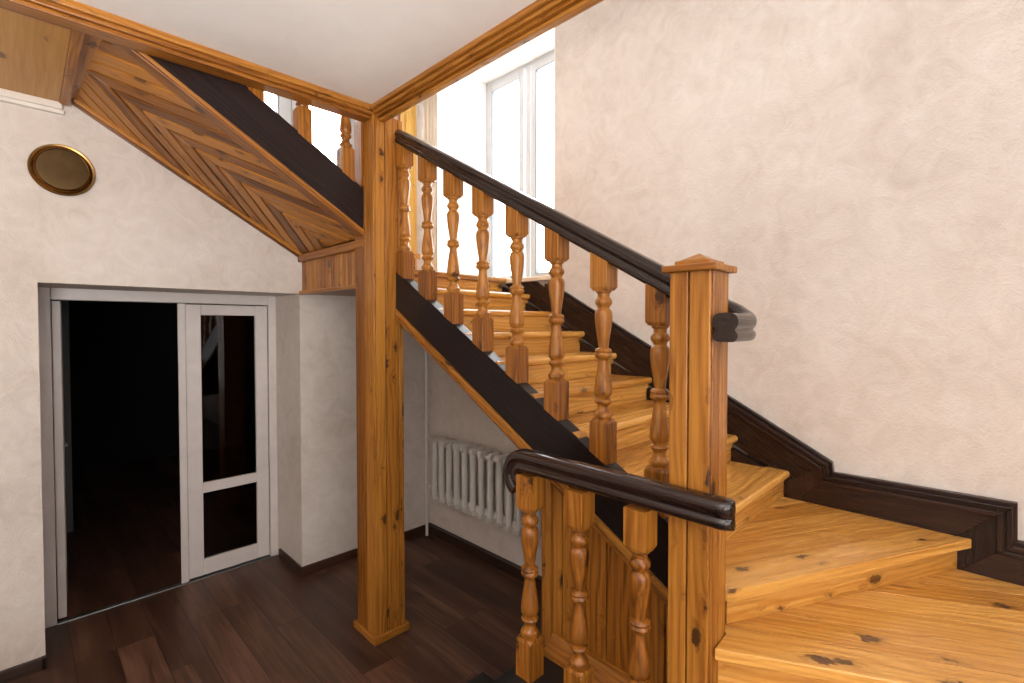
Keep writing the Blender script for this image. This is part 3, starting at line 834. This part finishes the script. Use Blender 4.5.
# ------------------------------------------------------------------ handrails
def rail_profile(w, h):
    """broad rounded top, one side groove, rounded lower bead"""
    R = [(.14, .497), (.27, .48), (.38, .435), (.45, .36), (.49, .27), (.50, .18), (.485, .09), (.445, .015), (.40, -.035),
         (.372, -.075), (.368, -.105), (.385, -.135), (.425, -.17), (.462, -.23), (.470, -.30), (.452, -.37), (.41, -.435), (.345, -.475), (.25, -.50)]
    pts = [(a * w, b * h) for a, b in R]
    return [(0, h / 2)] + pts + [(-a, b) for a, b in reversed(pts)]
RP = rail_profile(0.078, 0.088)
hr = thing('handrail', (1.69, 1.7, 2.6), 'long dark varnished handrail over the main flight curling round the newel', 'handrail')
def rc(y): return rail_top(y) - 0.05
path = []
for i in range(14):
    y = 2.75 + (0.70 - 2.75) * i / 13
    path.append(Vector((xl(y), y, rc(y))))
ZE = 1.993
P0 = Vector((xl(0.70), 0.70, rc(0.70)))
r = 0.042
yb_ = 0.588 + r
zb_ = rc(yb_)
path += [Vector((xl(0.70) - 0.002, 0.665, rc(0.665))), Vector((1.671, yb_, zb_ + 0.002))]
for i in range(1, 9):
    a = math.radians(i * 90 / 8)
    path.append(Vector((1.671 - r + r * math.cos(a), yb_ - r * math.sin(a), ZE + (zb_ - ZE) * (1 - i / 8) ** 1.7)))
path.append(Vector((1.60, 0.588, ZE))); path.append(Vector((1.56, 0.588, ZE))); path.append(Vector((NX0 + 0.002, 0.588, ZE)))
m = MB(); m.sweep(path, RP, side0=(1, 0, 0)); m.build('rail', DARKW, hr)

hg = thing('handrail', (XG, 1.0, 1.45), 'short level dark handrail with a curled end in front of the newel', 'handrail')
ZG = 1.449
path = [Vector((XG, 0.578, ZG)), Vector((XG, 0.62, ZG))]
for i in range(1, 9): path.append(Vector((XG, 0.62 + (1.372 - 0.62) * i / 8, ZG)))
r = 0.060
for i in range(1, 13):
    a = math.radians(i * 12.5)
    path.append(Vector((XG, 1.372 + r * math.sin(a), ZG - r + r * math.cos(a))))
m = MB(); m.sweep(path, RP, side0=(1, 0, 0)); m.build('rail', DARKW, hg)
# rounded end of the rail by the newel
m = MB()
n = len(RP); vs = []; fs = []
for i in range(9):
    a = math.radians(i * 88 / 8)
    for q in RP: vs.append((XG + q[0] * math.cos(a), 0.578 - 0.040 * math.sin(a), ZG + q[1] * (1 - 0.04 * math.sin(a) ** 6)))
for i in range(8):
    for q in range(n): fs.append((i * n + q, i * n + (q + 1) % n, (i + 1) * n + (q + 1) % n, (i + 1) * n + q))
fs.append([8 * n + q for q in range(n)])
m.add(vs, fs, (0, 1, 0), smooth=True); m.build('rounded_end', DARKW, hg)

# ------------------------------------------------------------------ wall skirting of the stairs
sk = struct(bpy.data.objects.new('baseboard_stairs', None), 'dark varnished stepped skirting climbing the stair wall', 'baseboard'); C.collection.objects.link(sk)
sk.location = (XW, 1.0, 1.2)
top = [(2.372, 2.318), (0.572, 1.338), (0.566, 1.290), (-0.052, 1.300), (-0.054, 1.150), (-2.0, 1.155)]
def offset(pl, dist):
    out = []
    for i, p in enumerate(pl):
        p = Vector(p); ns = []
        for a, b in ((i - 1, i), (i, i + 1)):
            if a < 0 or b >= len(pl): continue
            dd = (Vector(pl[b]) - Vector(pl[a])).normalized(); ns.append(Vector((-dd.y, dd.x)))
        if len(ns) == 1: out.append(p + ns[0] * dist)
        else:
            nn = (ns[0] + ns[1]).normalized(); out.append(p + nn * (dist / max(0.35, nn.dot(ns[0]))))
    return out
def strip(mb, pl, d0, d1, x0, x1):
    A, B = offset(pl, d0), offset(pl, d1)
    for i in range(len(pl) - 1):
        q = [A[i], A[i + 1], B[i + 1], B[i]]
        dd = A[i + 1] - A[i]
        mb.prism([(x0, v.x, v.y) for v in q], (x1 - x0, 0, 0), (0, dd.x, dd.y), bev=0.0022)
m = MB()
strip(m, top, 0.0, 0.016, XW - 0.032, XW); strip(m, top, 0.014, 0.032, XW - 0.060, XW)
strip(m, top, 0.030, 0.044, XW - 0.050, XW); strip(m, top, 0.042, 0.058, XW - 0.056, XW)
m.build('cap_moulding', SKIRTW, sk)
m = MB()
strip(m, top, 0.056, 0.21, XW - 0.038, XW)
_o = offset(top, 0.056)[0]; _p = offset(top, 0.21)[0]
m.prism([(XW - 0.038, _o.x, _o.y), (XW - 0.038, _o.x + (2.326 - _o.y) / 0.544, 2.326), (XW - 0.038, _p.x + (2.326 - _p.y) / 0.544, 2.326), (XW - 0.038, _p.x, _p.y)], (0.038, 0, 0), (0, 1, 0.544))
m.prism([(XW - 0.0345, 0.60, 1.02), (XW - 0.0345, 0.96, 1.02), (XW - 0.0345, 0.96, 1.34), (XW - 0.0345, 0.60, 1.15)], (0.0345, 0, 0), (0, 1, 0.3), off=Vector((1, 2, 3)), tone=0.5)
m.build('board', SKIRTW, sk)
m = MB()
for k in range(1, 9):       # sloping ledge between the treads and the skirting
    y, z = step_y(k), step_z(k)
    m.prism([(X_IN - 0.031, y + 0.052, z - RISE), (X_IN - 0.031, y + 0.012 + RUN, z), (X_IN - 0.031, y + RUN + 0.03, z + .012), (X_IN - 0.031, y + 0.052, z - TT - .004)], (0.034, 0, 0), (0, 1, 0.54))
    m.prism([(X_IN - 0.031, y + 0.05, z - TT), (X_IN - 0.031, y + 0.12, z - TT), (X_IN - 0.031, y + RUN + 0.012, z + 0.034), (X_IN - 0.031, y + RUN + 0.012, z), (X_IN - 0.031, y + .1, z)][:0] or
            [(X_IN - 0.031, y + 0.12, z - 0.001), (X_IN - 0.031, y + RUN + 0.026, z - 0.001), (X_IN - 0.031, y + RUN + 0.026, z + 0.07)], (0.034, 0, 0), (0, 1, 0.54))
m.build('ledge', SKIRTW, sk)

# ------------------------------------------------------------------ upper flight : stringer, soffit, treads
us = thing('upper_stringer', (0.8, 2.83, 2.7), 'black-brown stringer of the upper flight with pine edging, seen from below', 'stringer')
m = MB(); xa, xb = 1.545, -0.35
YS0, YS1 = 2.875, 2.945
m.prism([(xa, YS0, up_bot(xa)), (xb, YS0, up_bot(xb)), (xb, YS0, up_top(xb)), (xa, YS0, up_top(xa))], (0, YS1 - YS0, 0), (-1, 0, 0.61), bev=0.003)
m.build('board', EBONY, us)
m = MB()
for dz0, dz1, py in ((0.0, -0.020, 2.863), (-0.018, -0.036, 2.869)):
    m.prism([(xa, py, up_bot(xa) + dz0), (xb, py, up_bot(xb) + dz0), (xb, py, up_bot(xb) + dz1), (xa, py, up_bot(xa) + dz1)], (0, 0.09, 0), (-1, 0, 0.61), bev=0.003)
m.build('edge_moulding', PINE, us)

hb = thing('herringbone_soffit', (0.9, 3.4, 2.6), 'herringbone pine boarding on the underside of the upper flight', 'soffit')
QY0, QY1 = 2.95, YW - 0.045
def soff(x, y):
    t = (y - 2.875) / (YW - 2.875)
    zo = up_bot(x) - 0.030; zi = 2.535 + 0.592 * (1.577 - x)
    return zo + (zi - zo) * t
SX0, SX1 = 0.238, 1.560
MID = (QY0 + QY1) / 2
def clip_poly(P, f):
    out = []
    for i in range(len(P)):
        a, b = P[i], P[(i + 1) % len(P)]; da, db = f(a), f(b)
        if da >= 0: out.append(a)
        if da * db < 0:
            t = da / (da - db); out.append((a[0] + (b[0] - a[0]) * t, a[1] + (b[1] - a[1]) * t))
    return out
m = MB(); BWD = 0.088
for half in (0, 1):
    lo, hi = (QY0, MID) if half == 0 else (MID, QY1)
    sg_ = 1 if half == 0 else -1           # boards: outer half runs (1,-1), inner half (1,1)
    for i in range(-40, 60):
        c0 = i * BWD * 1.41; c1 = c0 + BWD * 1.41 - 0.016
        rect = [(SX0, lo + .0015), (SX1, lo + .0015), (SX1, hi - .0015), (SX0, hi - .0015)]
        off = 0.0
        fn = lambda p: p[0] + sg_ * (p[1] - MID)
        P = clip_poly(rect, lambda p: fn(p) - c0)
        if len(P) > 2: P = clip_poly(P, lambda p: c1 - fn(p))
        if len(P) < 3: continue
        q = [(x, y, soff(x, y)) for x, y in P]
        dep = RND.uniform(0, 0.004)
        m.prism([(a, b, c + dep) for a, b, c in q], (0, 0, 0.016), (1, -sg_, -0.58), bev=0.007)
m.build('boards', SOFFIT, hb)
m = MB()
m.prism([(x, y, soff(x, y) + 0.02) for x, y in ((SX0, 2.93), (SX1, 2.93), (SX1, YW), (SX0, YW))], (0, 0, 0.02), (1, 0, -.58))
m.build('backing', EBONY, hb)
m = MB()
for y0_, y1_, dz in ((YW - 0.048, YW, -0.012), (YW - 0.024, YW, -0.026)):
    m.prism([(SX0, y0_, soff(SX0, YW) + dz), (SX1 + 0.02, y0_, soff(SX1 + 0.02, YW) + dz), (SX1 + 0.02, y0_, soff(SX1 + 0.02, YW) + 0.02), (SX0, y0_, soff(SX0, YW) + 0.02)], (0, y1_ - y0_, 0), (1, 0, -.58), bev=0.003)
m.build('wall_moulding', SOFFIT, hb)
# steps of the upper flight (seen only from above or from the landing)
for k in range(6):
    x = 2.06 - 0.235 * k; z = LAND + 0.143 * (k + 1)
    st = thing('stair_step', (x, 3.35, z - 0.143), 'pine step of the upper flight, %s above the landing' % (nth + ['ninth'])[k], 'stair step', 'steps of the upper flight')
    m = MB(); m.box((x - 0.27, 2.995 if x > 1.6 else 2.95, z - TT), (x, YW - 0.005, z), 'y', 0.005, seg=2); m.build('tread', TREAD, st)
    m = MB(); m.box((x - 0.05, 2.995 if x > 1.6 else 2.95, z - 0.143), (x - 0.03, YW - 0.005, z - TT), 'y', 0.002); m.build('riser', TREAD, st)
# pale panel below the upper storey, its recess and cornice
up = thing('ceiling_panel', (-0.6, 3.4, 3.29), 'flat pale pine panel beside the top of the herringbone underside', 'panel')
m = MB(); m.box((XL, 2.865, 3.290), (0.178, YW - 0.002, 3.312), 'y', 0.002); m.build('sheet', PLY, up)
m = MB(); m.box((0.178, 2.865, 3.280), (0.222, YW - 0.03, 3.312), 'y', 0.004, seg=2); m.build('edge_strip', PINE, up)
m = MB(); m.box((XL, YW - 0.045, 3.250), (0.190, YW, 3.290), 'x', 0.006, seg=2); m.box((XL, YW - 0.03, 3.228), (0.20, YW, 3.252), 'x', 0.005, seg=2)
m.build('cornice', CORN, up)
m = MB(); m.box((0.200, 2.862, 3.330), (0.32, YW - 0.002, 3.345), 'y', 0.002); m.build('recess_board', SOFFIT, up)
